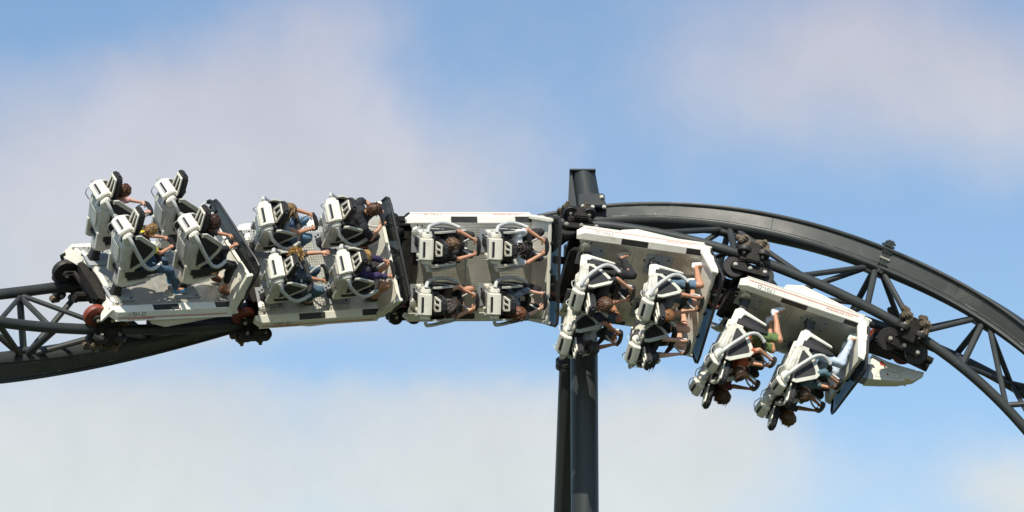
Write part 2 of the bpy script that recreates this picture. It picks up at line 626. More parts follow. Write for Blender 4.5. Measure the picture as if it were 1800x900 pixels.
# bracket that carries the spine
sp = tp(2.78, 0, SPINEZ)
pb = cam_point(1043, 360, -1.95)
loc = pb - post.location
mb = MB()
mb.box(loc + Vector((-.03, 0, 0)), (.43, .60, .23), .025)
mb.box(loc + Vector((-.02, .04, -.04)), (.44, .4, .14), .015)
mb.box(loc + Vector((.0, .1, .07)), (.2, .62, .10), .012)
mb.build('spine_bracket', COLUMN, post)
for dx, dz in ((-.18, -.11), (-.02, -.12), (.17, -.12), (.13, .05)):
    mb = MB()
    mb.lathe([(0, -.05), (.032, -.05), (.032, 0), (.02, 0), (.02, .03), (0, .03)], loc + Vector((dx, -.31, dz)), (0, -1, 0), 10)
    mb.build('bracket_bolt', BOLT, post)
mb = MB()
mb.tube([loc + Vector((0, .1, -.1)), sp - post.location], .13, 12)
mb.build('bracket_neck', COLUMN, post)

l1 = cam_point(1001, 640, -3.0)
l2 = cam_point(991, 900, -3.9)
dl = (l2 - l1).normalized()
lbot = l1 + dl * ((l1.z - .0) / -dl.z)
ltop = l1 - dl * 2.1
leg = bpy.data.objects.new('support_column', None)
COL.objects.link(leg)
leg.location = lbot
tag(leg, 'slimmer leaning dark column half hidden behind the upright one, with a bolted collar', 'support column', 'support columns')
mb = MB()
mb.tube([lbot - lbot, l1 - lbot, ltop - lbot], .172, 28)
mb.build('shaft', COLUMN, leg)
mb = MB()
mb.lathe([(.17, -.07), (.235, -.07), (.235, -.01), (.17, -.01), (.17, .01), (.235, .01), (.235, .07), (.17, .07)], l1 - lbot, dl, 24)
mb.build('collar', COLUMN, leg)
mb = MB()
mb.box((0, 0, .09), (1.0, 1.0, .2), .02)
mb.build('footing', CONCRETE, leg)

# ------------------------------------------------------------------ the car, built once
ROW, LAT = 1.13, 0.864
XR, XF = -0.93, 1.14

def text_mesh(txt, size, name):
    cu = bpy.data.curves.new(name, 'FONT')
    cu.body = txt
    cu.size = size
    cu.align_x = 'CENTER'
    cu.align_y = 'CENTER'
    cu.extrude = 0.001
    cu.resolution_u = 2
    o = bpy.data.objects.new(name, cu)
    COL.objects.link(o)
    dg = bpy.context.evaluated_depsgraph_get()
    me = bpy.data.meshes.new_from_object(o.evaluated_get(dg))
    bpy.data.objects.remove(o)
    return me

def side_text(txt, size, name, m, x, z, side, parent, wide=1.0):
    me = text_mesh(txt, size, name)
    me.materials.clear()
    me.materials.append(m)
    # reading direction runs forwards on the riders' right, backwards on their left
    ax = Vector((-side * 1.0, 0, 0))
    up = Vector((0, -side * .27, 1)).normalized()
    nrm = ax.cross(up)
    M = Matrix((ax * wide, up, nrm)).transposed().to_4x4()
    M.translation = Vector((x, side * (LIPY(z) + .002), z))
    o = link(name, me, parent)
    o.matrix_local = M
    return o

def LIPY(z):                       # outer face of the side lip: leans outwards going down
    return .836 + (-.034 - z) / .124 * .032

def build_car():
    car = bpy.data.objects.new('coaster_car', None)
    COL.objects.link(car)
    # deck with a hollowed rear edge
    out = [(XR + .17 * (1 - (y / .73) ** 2), y) for y in np.linspace(-.73, .73, 17)]
    out += [(XF, .73), (XF, -.73)]
    mb = MB()
    mb.prism(out, -.055, 0, 'z')
    mb.build('deck', TREAD, car, smooth=0)
    prof = [(.716, .002), (.728, .004), (.826, -.026), (.836, -.034), (.868, -.158), (.868, -.172), (.83, -.18), (.716, -.06)]
    for sd_ in (1, -1):
        mb = MB()
        rs = []
        for x, k in ((XR - .04, .0), (XR + .07, 1), (1.12, 1), (1.25, .15)):
            rs.append([(x, sd_ * (.716 + (y - .716) * (.5 + .5 * k)), z if z > -.05 else z * (.8 + .2 * k)) for y, z in prof])
        mb.rings(rs)
        lip = mb.build('side_lip', WHITE, car, smooth=20)
        for a, b in ((-.24, .20), (.84, 1.11)):
            mb = MB()
            q = [(.731, .000), (.823, -.029), (.825, -.0225), (.731, .0065)]
            mb.rings([[(x, sd_ * y, z) for y, z in q] for x in (a, b)])
            mb.build('warning_patch', PATCH, lip, smooth=0)
        mb = MB()                  # bottom rim
        mb.tube([(XR + .05, sd_ * .866, -.172), (1.14, sd_ * .866, -.172)], .012, 6)
        mb.build('rim', WHITE, lip)
        mb = MB()                  # fine red line
        for zz in (-.118, -.132):
            mb.rings([[(x, sd_ * (LIPY(z) + d), z) for z, d in ((zz - .003, -.002), (zz - .003, .0015), (zz + .003, .0015), (zz + .003, -.002))] for x in (-.84, 1.05)])
        mb.build('red_line', RED, lip, smooth=0)
        side_text('1701-D', .088, 'lettering', INK, -.53, -.075, sd_, lip, 1.15)
        side_text('U.S.S. ENTERPRISE', .038, 'lettering', RED, -.45 if sd_ < 0 else .72, -.146 if sd_ < 0 else -.09, sd_, lip, 1.5)
        mb = MB()                  # tapering under-fairing
        poly = [(-.27, -.165), (-.22, -.29), (.06, -.38), (1.28, -.17), (1.28, -.14)]
        mb.prism(poly, sd_ * .765, sd_ * .825, 'y', .008)
        fa = mb.build('side_fairing', WHITE, car, smooth=20)
        mb = MB()
        mb.tube([(-.2, sd_ * .824, -.26), (.06, sd_ * .824, -.345), (1.15, sd_ * .824, -.175)], .006, 5)
        mb.build('fairing_seam', WING, fa)
    # chassis under the deck
    mb = MB()
    mb.box((.15, 0, -.20), (1.9, .62, .24), .02)
    mb.box((.15, 0, -.085), (2.0, 1.3, .05), .01)
    for x in (-.5, .3, 1.0):
        mb.box((x, 0, -.16), (.09, 1.45, .12), .01)
    mb.rings([[(x, w_, -.08), (x, w_ * .9, -.20 - d_), (x, w_ * .5, -.30 - d_), (x, -w_ * .5, -.30 - d_), (x, -w_ * .9, -.20 - d_), (x, -w_, -.08)] for x, w_, d_ in ((-1.0, .42, -.06), (-.92, .46, .02), (-.7, .46, .06), (-.55, .36, .0))])
    mb.tube([(-.8, 0, -.42), (-1.15, 0, -.42)], .06, 10)
    mb.build('chassis', STEEL, car)
    for xx in (.02, .62):
        mb = MB()
        mb.box((xx, 0, .0012), (.012, 1.42, .0024))
        mb.build('deck_seam', PLATE, car, smooth=0)
    # front bulkhead and shield
    mb = MB()
    mb.prism([(1.115, .002), (1.225, .535), (1.262, .545), (1.262, .50), (1.17, -.05), (1.12, -.05)], -.79, .79, 'y', .006)
    bh = mb.build('bulkhead', WHITE, car, smooth=20)
    mb = MB()
    mb.box((1.238, 0, .56), (.055, 1.66, .04), .012)
    mb.build('top_rail', WHITE, bh)
    for sd_ in (1, -1):
        mb = MB()
        mb.prism([(1.06, .03), (1.175, .585), (1.275, .61), (1.285, .48), (1.20, -.10), (1.09, -.10)], sd_ * .793, sd_ * .848, 'y', .008)
        mb.build('end_post', WHITE, bh, smooth=20)
        mb = MB()
        mb.box((1.215, sd_ * .822, .20), (.085, .068, .13), .01)
        mb.build('post_clamp', WHITE, bh)
    for y in (-.45, .0, .45):
        mb = MB()
        mb.box((1.265, y, .54), (.07, .06, .09), .012)
        mb.build('shield_clamp', BLACK, bh)
    sh = [(1.25, -.83, -.02), (1.30, -.865, .45), (1.325, -.865, .70), (1.333, -.82, .768), (1.335, -.70, .79), (1.335, .70, .79), (1.333, .82, .768), (1.325, .865, .70), (1.30, .865, .45), (1.25, .83, -.02)]
    mb = MB()
    mb.tube(sh, .022, 8)
    mb.tube([(1.25, -.83, -.02), (1.25, .83, -.02)], .022, 8)
    fr = mb.build('shield_frame', BLACK, car)
    bm = bmesh.new()
    A = [bm.verts.new(p) for p in sh]
    bm.faces.new(A)
    r_ = bmesh.ops.extrude_face_region(bm, geom=bm.faces[:])
    for v in r_['geom']:
        if isinstance(v, bmesh.types.BMVert):
            v.co.x += .012
    mb = MB()
    mb.bm(bm)
    mb.build('shield_pane', PANE, fr, smooth=0)
    # corner domes and floor plates
    for sd_ in (1, -1):
        mb = MB()
        mb.lathe([(.10, 0), (.097, .012), (.08, .024), (.05, .032), (.0, .035)], (-.80, sd_ * .57, .002), (0, 0, 1), 18)
        dm = mb.build('corner_dome', TREAD, car)
        mb = MB()
        for dx, dy in ((.08, .12), (.0, .13), (-.02, -.13)):
            mb.lathe([(0, .003), (.014, .003), (.014, .006), (0, .006)], (-.80 + dx, sd_ * .57 + dy * .9, 0), (0, 0, 1), 8)
        tag(mb.build('bolt_hole', BLACK, dm), None, kind='stuff')
    for r_ in (-1, 1):
        for sd_ in (1, -1):
            mb = MB()
            mb.box((r_ * ROW / 2 - .12, sd_ * LAT / 2, .008), (.42, .36, .012), .003)
            fp = mb.build('floor_plate', PLATE, car)
            mb = MB()
            for dx, dy in ((-.27, .1), (-.27, -.02), (-.22, .13), (.03, -.13), (.03, .13), (-.36, .06)):
                mb.lathe([(0, .0145), (.017, .0145), (.017, .02), (0, .02)], (r_ * ROW / 2 + dx, sd_ * LAT / 2 + dy, 0), (0, 0, 1), 8)
            tag(mb.build('floor_bolt', BLACK, fp), None, kind='stuff')
    return car

def rrect(x0, x1, hy, r, z, n=4):
    pts = []
    for cx_, cy_, a0 in ((x1 - r, hy - r, 0), (x0 + r, hy - r, 90), (x0 + r, -hy + r, 180), (x1 - r, -hy + r, 270)):
        for k in range(n + 1):
            a = R(a0 + 90 * k / n)
            pts.append((cx_ + r * math.cos(a), cy_ + r * math.sin(a), z))
    return pts

def build_seat(parent):
    mb = MB()                      # moulded back shell
    mb.rings([rrect(*a) for a in ((-.31, -.15, .13, .04, .55), (-.37, -.13, .20, .06, .60), (-.40, -.14, .23, .055, .69), (-.43, -.18, .235, .05, .86),
                                  (-.475, -.235, .24, .05, 1.02), (-.47, -.265, .225, .06, 1.10), (-.45, -.30, .18, .06, 1.14))])
    seat = mb.build('seat', SHELL, parent, smooth=50)
    for sd_ in (1, -1):            # raised rib down the shell's sides
        mb = MB()
        mb.rings([[(x + dx, sd_ * (y + dy), z) for dx, dy in ((-.05, -.01), (.03, -.01), (.02, .03), (-.04, .03))] for x, y, z in
                  ((-.30, .19, .61), (-.32, .215, .70), (-.345, .22, .84), (-.375, .225, 1.00), (-.38, .19, 1.09))])
        mb.build('shell_rib', SHELL, seat)
    mb = MB()                      # raised cover on the shell's back
    mb.rings([[(x, y, z) for x, y, z in ((xb, -w, zz), (xb - d, -w + .03, zz), (xb - d, w - .03, zz), (xb, w, zz))] for xb, d, w, zz in
              ((-.37, .005, .10, .66), (-.38, .045, .14, .72), (-.41, .045, .155, .86), (-.455, .035, .155, 1.0), (-.455, .005, .13, 1.06))])
    mb.build('back_cover', SHELL, seat, smooth=25)
    for sd_ in (1, -1):            # faceted bulge low on each side
        mb = MB()
        mb.rings([[(x0_, sd_ * .20, zz), (x0_ + .02, sd_ * yy, zz), (x1_ - .03, sd_ * yy, zz), (x1_, sd_ * .20, zz)] for x0_, x1_, yy, zz in
                  ((-.31, -.16, .205, .57), (-.35, -.14, .255, .63), (-.365, -.15, .262, .76), (-.38, -.18, .24, .88))])
        mb.build('side_bulge', SHELL, seat, smooth=25)
    mb = MB()                      # seat base
    mb.rings([rrect(*a) for a in ((-.24, .0, .12, .04, .34), (-.28, .05, .16, .05, .38), (-.31, .12, .195, .05, .45), (-.28, .17, .20, .05, .505))])
    mb.build('seat_base', BLACK, seat, smooth=50)
    mb = MB()
    mb.rings([rrect(*a) for a in ((-.27, -.17, .075, .025, .21), (-.28, -.16, .085, .03, .25), (-.29, -.15, .09, .03, .44), (-.29, -.15, .09, .03, .57))])
    mb.build('seat_leg', SHELL, seat, smooth=40)
    mb = MB()
    mb.rings([rrect(*a) for a in ((-.28, -.10, .08, .03, .013), (-.26, -.12, .06, .025, .06), (-.255, -.11, .06, .025, .36))])
    mb.build('pedestal', BLACK, seat)
    # shoulder box with slotted rear face
    mb = MB()
    mb.prism([(-.395, 1.235), (-.38, 1.385), (-.40, 1.405), (-.475, 1.395), (-.575, 1.30), (-.58, 1.265), (-.56, 1.235)], -.168, .168, 'y', .012)
    mb.build('shoulder_box', WHITE, seat, smooth=25)
    n_ = Vector((-.115, 0, .125)).normalized()
    mb = MB()
    c = Vector((-.527, 0, 1.346)) + n_ * .003
    rot = Matrix((Vector((.125, 0, .115)).normalized(), Vector((0, 1, 0)), n_)).transposed()
    mb.box(c, (.052, .235, .014), .004, rot)
    mb.build('slot', BLACK, seat)
    mb = MB()
    mb.box(c + n_ * .006 - Vector((.012, 0, .010)), (.012, .235, .008), .002, rot)
    mb.build('slot_blade', TUBE, seat)
    for sd_ in (1, -1):
        mb = MB()                  # pivot cheek beside the box
        mb.prism([(-.38, 1.16), (-.385, 1.32), (-.45, 1.345), (-.53, 1.26), (-.52, 1.19), (-.46, 1.13)], sd_ * .172, sd_ * .24, 'y', .014)
        mb.build('pivot_cheek', WHITE, seat, smooth=25)
        mb = MB()
        mb.box((-.43, sd_ * .10, 1.18), (.10, .05, .16), .01)
        mb.build('neck_bracket', BLACK, seat)
        mb = MB()                  # curved hook under the box
        mb.tube([(-.56, sd_ * .17, 1.26), (-.585, sd_ * .185, 1.20), (-.575, sd_ * .19, 1.12), (-.49, sd_ * .18, 1.02)], .008, 6)
        mb.build('cable_loop', TUBE, seat)
        # chevron side wing: dark pad, light trim band
        y0 = sd_ * .255
        out = [(-.33, 1.30), (-.28, 1.315), (.04, 1.12), (.08, 1.06), (.045, .97), (-.08, .77), (-.22, .66), (-.28, .70)]
        mb = MB()
        mb.prism([(x * .96 - .01, 1.0 + (z - 1.0) * .94) for x, z in out], y0 - .008, y0 + .008, 'y', .003)
        mb.build('wing_pad', PAD, seat, smooth=25)
        mb = MB()
        path = [(-.34, 1.285), (-.275, 1.29), (.025, 1.105), (.052, 1.055), (.02, .965), (-.095, .785), (-.225, .685)]
        rs = []
        for i, (x, z) in enumerate(path):
            a = Vector(path[max(0, i - 1)])
            b = Vector(path[min(len(path) - 1, i + 1)])
            t = (b - a).normalized()
            nn = Vector((-t.y, t.x)) * .032
            rs.append([(x + nn.x, y0 - .013, z + nn.y), (x + nn.x, y0 + .013, z + nn.y), (x - nn.x, y0 + .013, z - nn.y), (x - nn.x, y0 - .013, z - nn.y)])
        mb.rings(rs)
        mb.build('wing_trim', WING, seat, smooth=40)
        mb = MB()                  # thigh bolster
        mb.tube([(-.28, sd_ * .235, .56), (-.1, sd_ * .245, .585), (.10, sd_ * .245, .60), (.24, sd_ * .23, .60)], [(.06, .03), (.065, .03), (.06, .028), (.03, .02)], 8, flat=(0, 0, 1))
        mb.build('thigh_bolster', PAD, seat)
        mb = MB()                  # light seat rail under it
        mb.prism([(-.40, .66), (-.345, .335), (-.245, .295), (.20, .43), (.21, .465), (-.18, .385), (-.235, .50), (-.29, .66)], sd_ * .155, sd_ * .215, 'y', .010)
        mb.build('seat_rail', WHITE, seat, smooth=25)
        mb = MB()                  # lap bar tube from shoulder pivot to hip
        ctl = [(-.46, .255, 1.30), (-.44, .315, 1.265), (-.40, .345, 1.20), (-.28, .36, 1.04), (-.14, .365, .87), (-.06, .36, .79), (.0, .355, .755), (.06, .345, .74), (.13, .325, .755), (.20, .295, .80)]
        mb.tube([(x, sd_ * y, z) for x, y, z in ctl], .030, 10)
        mb.ball((.205, sd_ * .292, .803), .034, 10, 6)
        mb.build('lap_bar_tube', TUBE, seat)
    mb = MB()                      # headrest cushion
    mb.prism([(-.13, 1.24), (.13, 1.24), (.16, 1.36), (.135, 1.56), (.08, 1.63), (-.08, 1.63), (-.135, 1.56), (-.16, 1.36)], -.298, -.205, 'x', .026)
    mb.build('headrest', PAD, seat, smooth=30)
    mb = MB()                      # slotted white plate behind it
    def bar(p0, p1, w):
        p0, p1 = Vector(p0), Vector(p1)
        t = (p1 - p0).normalized()
        n2 = Vector((-t.y, t.x)) * w
        q = [p0 + n2, p0 - n2, p1 - n2, p1 + n2]
        mb.prism([(v.x, v.y) for v in q], -.318, -.296, 'x', .003)
    bar((-.105, 1.285), (-.075, 1.56), .017)
    bar((.105, 1.285), (.075, 1.56), .017)
    bar((0, 1.305), (0, 1.545), .014)
    bar((-.115, 1.285), (.115, 1.285), .024)
    bar((-.085, 1.56), (.085, 1.56), .018)
    mb.build('headrest_plate', WHITE, seat)
    mb = MB()                      # back and seat cushions
    mb.rings([rrect(*a) for a in ((-.26, -.14, .20, .04, .52), (-.29, -.16, .215, .04, .75), (-.32, -.19, .215, .04, 1.05), (-.34, -.22, .19, .04, 1.24))])
    mb.build('back_cushion', PAD, seat)
    mb = MB()
    mb.rings([rrect(-.2, .20, .19, .05, .506), rrect(-.2, .22, .205, .05, .53), rrect(-.2, .20, .19, .05, .55)])
    mb.build('seat_cushion', PAD, seat)
    mb = MB()                      # lap pad and hand grip
    mb.tube([(.20, -.27, .80), (.25, -.15, .80), (.26, 0, .80), (.25, .15, .80), (.20, .27, .80)], [.028, .045, .05, .045, .028], 10)
    mb.build('lap_pad', PAD, seat)
    mb = MB()
    for sd_ in (1, -1):
        mb.tube([(.27, sd_ * .06, .82), (.36, sd_ * .12, .89), (.44, sd_ * .135, .935)], .016, 8)
    mb.build('grip_arm', TUBE, seat)
    mb = MB()
    mb.tube([(.435, -.135, .93), (.475, -.12, .955), (.49, -.06, .965), (.492, 0, .966), (.49, .06, .965), (.475, .12, .955), (.435, .135, .93)],
            [(.03, .022), (.05, .03), (.062, .034), (.064, .036), (.062, .034), (.05, .03), (.03, .022)], 8, flat=(0, 0, 1))
    mb.build('hand_grip', BLACK, seat)
    return seat

# --------------------------------------------------------------- wheel sets, in the track's own frame
def wheel_mesh(r, w, tyre, name):
    mb = MB()
    mb.lathe([(r * .86, -w / 2), (r * .96, -w / 2), (r, -w / 2 + .012), (r, w / 2 - .012), (r * .96, w / 2), (r * .86, w / 2)], (0, 0, 0), (0, 1, 0), 24)
    mb.mi = 1
    mb.lathe([(r * .25, -w / 2 + .012), (r * .35, -w / 2 + .022), (r * .75, -w / 2 + .018), (r * .87, -w / 2 - .002), (r * .87, w / 2 + .002), (r * .75, w / 2 - .018), (r * .35, w / 2 - .022), (r * .25, w / 2 - .012)], (0, 0, 0), (0, 1, 0), 16)
    mb.mi = 2
    mb.lathe([(0, -w / 2 - .03), (.028, -w / 2 - .03), (.028, w / 2 + .03), (0, w / 2 + .03)], (0, 0, 0), (0, 1, 0), 10)
    return mb.mesh(name, [tyre, STEEL, BOLT])
WHEEL = {k: wheel_mesh(.185, .10, t, 'running_wheel') for k, t in ((1, TYRE), (-1, REDTYRE))}
SIDEW = wheel_mesh(.115, .08, TYRE, 'guide_wheel')
UPW = wheel_mesh(.085, .09, TYRE, 'upstop_wheel')
RZ = Matrix.Rotation(R(90), 4, 'X')

def stadium(cx_, cz, hl, r, n=7):
    p = [(cx_ + hl + r * math.sin(a), cz + r * math.cos(a)) for a in np.linspace(0, math.pi, n)]
    p += [(cx_ - hl - r * math.sin(a), cz - r * math.cos(a)) for a in np.linspace(0, math.pi, n)]
    return p

def bogie_meshes():
    out = []
    mb = MB()
    for k in (1, -1):
        y = k * GAUGE
        mb.prism(stadium(0, RAILZ + .262, .25, .078), y + k * .085, y + k * .125, 'y', .006)
        mb.prism(stadium(0, RAILZ + .262, .25, .07), y - k * .125, y - k * .085, 'y', .006)
        mb.box((0, y + k * .14, RAILZ + .11), (.40, .07, .13), .02)
        mb.box((0, y + k * .20, RAILZ + .02), (.22, .10, .34), .02)
        mb.box((.0, y + k * .115, RAILZ - .12), (.5, .05, .20), .015)
        mb.box((0, y - k * .15, RAILZ + .24), (.2, .08, .16), .03)
        mb.tube([(-.2, y + k * .13, RAILZ + .19), (.0, y + k * .17, RAILZ + .05), (.22, y + k * .13, RAILZ + .17)], .016, 6)
    mb.tube([(0, -GAUGE, RAILZ + .24), (0, GAUGE, RAILZ + .24)], .085, 12)
    mb.box((0, 0, RAILZ + .26), (.26, .34, .2), .04)
    mb.tube([(-.12, -GAUGE + .1, RAILZ + .3), (-.12, GAUGE - .1, RAILZ + .3)], .04, 8)
    for k in (1, -1):
        mb.tube([(.12, k * .45, RAILZ + .25), (.52, k * .02, RAILZ + .22)], .04, 8)
    mb.tube([(-.3, 0, RAILZ + .22), (.65, 0, RAILZ + .22)], .06, 10)
    base = mb.mesh('wheel_bogie', STEEL)
    for k in (1, -1):
        y = k * GAUGE
        for dx in (-.25, .25):
            out.append(('running_wheel', WHEEL[k], Matrix.Translation((dx, y, RAILZ + .084 + .185))))
            out.append(('guide_wheel', SIDEW, Matrix.Translation((dx * .62, y + k * (.084 + .116), RAILZ)) @ RZ))
            out.append(('upstop_wheel', UPW, Matrix.Translation((dx * .7, y, RAILZ - .084 - .086))))
        for dx in (-.25, 0, .25):
            mb = MB()
            mb.lathe([(0, 0), (.034, 0), (.034, .012), (.022, .012), (.022, .028), (0, .028)], (dx, y + k * .125, RAILZ + .262), (0, k, 0), 12)
            out.append(('axle_bolt', mb.mesh('axle_bolt', BOLT), Matrix()))
            if dx:
                mb = MB()
                mb.lathe([(0, 0), (.034, 0), (.034, .012), (.022, .012), (.022, .028), (0, .028)], (dx, y - k * .125, RAILZ + .262), (0, -k, 0), 12)
                out.append(('axle_bolt', mb.mesh('axle_bolt', BOLT), Matrix()))
                mb = MB()
                mb.box((dx + .02, y - k * .14, RAILZ + .29), (.20, .02, .015), .003)
                out.append(('wheel_guard', mb.mesh('wheel_guard', STEEL), Matrix()))
        for dx in (-.16, .16):     # lumpy bracket over the up-stop wheels
            mb = MB()
            rot = Matrix.Rotation(R(12 if dx > 0 else -9), 3, 'Y')
            mb.box((dx, y + k * .11, RAILZ - .19), (.19, .20, .15), .035, rot)
            mb.box((dx + .05, y + k * .17, RAILZ - .10), (.10, .12, .20), .03, rot)
            mb.box((dx - .06, y + k * .03, RAILZ - .28), (.15, .13, .09), .02, rot)
            mb.box((dx - .07, y + k * .19, RAILZ - .16), (.07, .09, .09), .02, rot)
            mb.lathe([(0, 0), (.05, 0), (.05, .05), (.03, .05), (.03, .09), (0, .09)], (dx - .01, y + k * .18, RAILZ - .20), (0, k, -.3), 10)
            out.append(('bracket', mb.mesh('bracket', RUST), Matrix()))
    return base, out
BOGIE, BOGIE_PARTS = bogie_meshes()

def add_bogie(car, carM, s):
    b = link('wheel_bogie', BOGIE, car, carM.inverted() @ track_frame(s))
    for name, me, M in BOGIE_PARTS:
        link(name, me, b, M)
    return b

car0 = build_car()
seat0 = build_seat(car0)
seats = []
for r_ in (-1, 1):
    for sd_ in (1, -1):
        s_ = seat0 if not seats else copy_tree(seat0, car0)
        s_.location = (r_ * ROW / 2, sd_ * LAT / 2, 0)
        seats.append(s_)
LABELS = ['last car of the train, tilted with its tread deck facing up, far front seat empty',
          'second car from the left, deck tipped steeply towards the viewer, one rider waving',
          'middle car of the train, seen straight down onto its studded deck',
          'car hanging past vertical in front of the dark column, next behind the lead car',
          'lead car at the downhill end, hanging almost upside down beside the pointed nose']
cars = []
CM = []
for i in range(5):
    c = car0 if i == 0 else copy_tree(car0)
    M = frame(CARS[i])
    c.matrix_world = M
    tag(c, LABELS[i], 'roller coaster car', 'cars of the coaster train')
    cars.append(c)
    CM.append(M)
for i, c in enumerate(cars):
    add_bogie(c, CM[i], i - .3)
# tail apron on the last car only
mb = MB()
ap = []
for y in np.linspace(-.80, .80, 13):
    t = abs(y) / .80
    x0 = XR + .17 * (1 - min(1, abs(y) / .73) ** 2)
    x1 = x0 - .07 - .09 * t ** 2
    ap.append([(x0 + .012, y, -.004), (x0 - .03, y, -.012), (x1, y, -.10 - .12 * t), (x1 + .02, y, -.12 - .12 * t), (x0 + .012, y, -.054)])
mb.rings(ap)
o = mb.build('tail_apron', WHITE, cars[0], smooth=40)
mb = MB()
mb.tube([(XR - .10, .76, -.16), (XR - .15, .78, -.22), (XR - .12, .74, -.28)], .03, 8)
mb.build('tail_hook', STEEL, o)

# ------------------------------------------------------------------ nose ahead of the lead car
nose = bpy.data.objects.new('nose_fairing', None)
COL.objects.link(nose)
nose.matrix_world = CM[4]
tag(nose, 'pointed white nose fairing with red marks, coupled ahead of the lead car', 'coaster nose')
add_bogie(nose, CM[4], 4.7)
mb = MB()
secs = [(1.57, .04, .50, .14), (1.62, .04, .49, .145), (1.85, .07, .42, .135), (2.12, .06, .33, .115), (2.36, .03, .21, .08), (2.50, .0, .05, .03)]
mb.rings([[(x, hy, z0), (x, hy * .92, z1 - .012), (x, hy * .5, z1), (x, -hy * .5, z1), (x, -hy * .92, z1 - .012), (x, -hy, z0), (x, -hy * .7, z0 - .03), (x, hy * .7, z0 - .03)] for x, z0, z1, hy in secs])
hull = mb.build('hull', WHITE, nose, smooth=25)
def nose_y(x, z):                  # half width of the hull at a point of its flank
    for a, b in zip(secs, secs[1:]):
        if a[0] <= x <= b[0]:
            t = (x - a[0]) / (b[0] - a[0])
            z0, z1, hy = (a[i] + (b[i] - a[i]) * t for i in (1, 2, 3))
            return hy * (1 - .08 * (z - z0) / max(z1 - z0, .01))
    return .1
mb = MB()
mb.rings([[(x, .12, .10), (x, .11, .48), (x, -.11, .48), (x, -.12, .10)] for x in (1.34, 1.572)])
mb.build('rear_panel', NOSEGREY, nose, smooth=0)
for y in (1, -1):
    mb = MB()
    pts = [(1.68, .40), (2.10, .285), (2.12, .20), (1.74, .24)]
    for a, b in zip(pts, pts[1:] + pts[:1]):
        mb.tube([(a[0], y * nose_y(*a), a[1]), (b[0], y * nose_y(*b), b[1])], .006, 5)
    mb.build('panel_line', WING, hull)
    for x, z, r_ in ((1.745, .135, .035), (1.80, .155, .022), (1.88, .29, .018)):
        mb = MB()
        mb.lathe([(0, -.006), (r_, -.006), (r_, .006), (0, .006)], (x, y * nose_y(x, z), z), (0, 1, 0), 10)
        mb.build('red_mark', RED, hull)
    mb = MB()
    mb.box((2.22, y * nose_y(2.22, .25), .25), (.10, .012, .03), .003)
    mb.build('yellow_mark', YELLOW, hull)
mb = MB()
mb.tube([(1.8, 0, -.30), (2.55, .05, -.16)], .11, 14)
mb.box((1.75, 0, -.28), (.5, .5, .18), .03)
mb.build('buffer', STEEL, nose)

# ------------------------------------------------------------------ riders
SKIN = {}
def skin(c):
    k = tuple(c)
    if k not in SKIN:
        SKIN[k] = mat('skin_%d' % len(SKIN), c, rough=0.5, var=0.10, vscale=9)
    return SKIN[k]
CLOTH = {}
def cloth(c, pattern=0.12, scale=22):
    k = (tuple(c), pattern)
    if k not in CLOTH:
        CLOTH[k] = mat('cloth_%d' % len(CLOTH), c, rough=0.85, var=pattern, vscale=scale, bump=0.5, bscale=30)
    return CLOTH[k]
HAIRM = {}
def hairm(c):
    k = tuple(c)
    if k not in HAIRM:
        HAIRM[k] = mat('hair_%d' % len(HAIRM), c, rough=0.45, var=0.45, vscale=26, bump=0.8, bscale=50)
    return HAIRM[k]
EYEW = mat('eye_white', (0.75, 0.73, 0.7), rough=0.3)
EYED = mat('eye_dark', (0.03, 0.02, 0.015), rough=0.3)
LIPS = mat('lips', (0.42, 0.16, 0.13), rough=0.5)

def remesh(mb, voxel):
    me = mb.mesh('tmp', [], 0)
    o = bpy.data.objects.new('tmp', me)
    COL.objects.link(o)
    md = o.modifiers.new('r', 'REMESH')
    md.mode = 'VOXEL'
    md.voxel_size = voxel
    sm = o.modifiers.new('s', 'SMOOTH')
    sm.iterations = 3
    sm.factor = 0.5
    dg = bpy.context.evaluated_depsgraph_get()
    res = bpy.data.meshes.new_from_object(o.evaluated_get(dg))
    bpy.data.objects.remove(o)
    bpy.data.meshes.remove(me)
    return res

def seg_dist(P, a, b):
    ab = b - a
    t = np.clip(((P - a) @ ab) / max(ab @ ab, 1e-9), 0, 1)
    return np.linalg.norm(P - (a + t[:, None] * ab), axis=1), t

def ik(a, b, l1, l2, pole):
    d = b - a
    L = min(d.length, (l1 + l2) * .999)
    d.normalize()
    x = (l1 * l1 - l2 * l2 + L * L) / (2 * L)
    h = math.sqrt(max(l1 * l1 - x * x, 0))
    pl = Vector(pole)
    pl = (pl - d * pl.dot(d)).normalized()
    return a + d * x + pl * h, a + d * L

def sub_mesh(V, F, keep, offset, N, name, m, wrinkle=0.0, seed=0):
    """Cloth: the chosen faces of the body, lifted off it"""
    idx = np.unique(F[keep].ravel())
    mp = -np.ones(len(V), int)
    mp[idx] = np.arange(len(idx))
    co = V[idx] + N[idx] * offset
    if wrinkle:
        co = np.array([c + n * wrinkle * mnoise.noise(Vector(c) * 14 + Vector((seed, 0, 0))) for c, n in zip(co, N[idx])])
    me = bpy.data.meshes.new(name)
    me.from_pydata(co.tolist(), [], mp[F[keep]].tolist())
    me.materials.append(m)
    me.polygons.foreach_set('use_smooth', [True] * len(me.polygons))
    me.update()
    return me

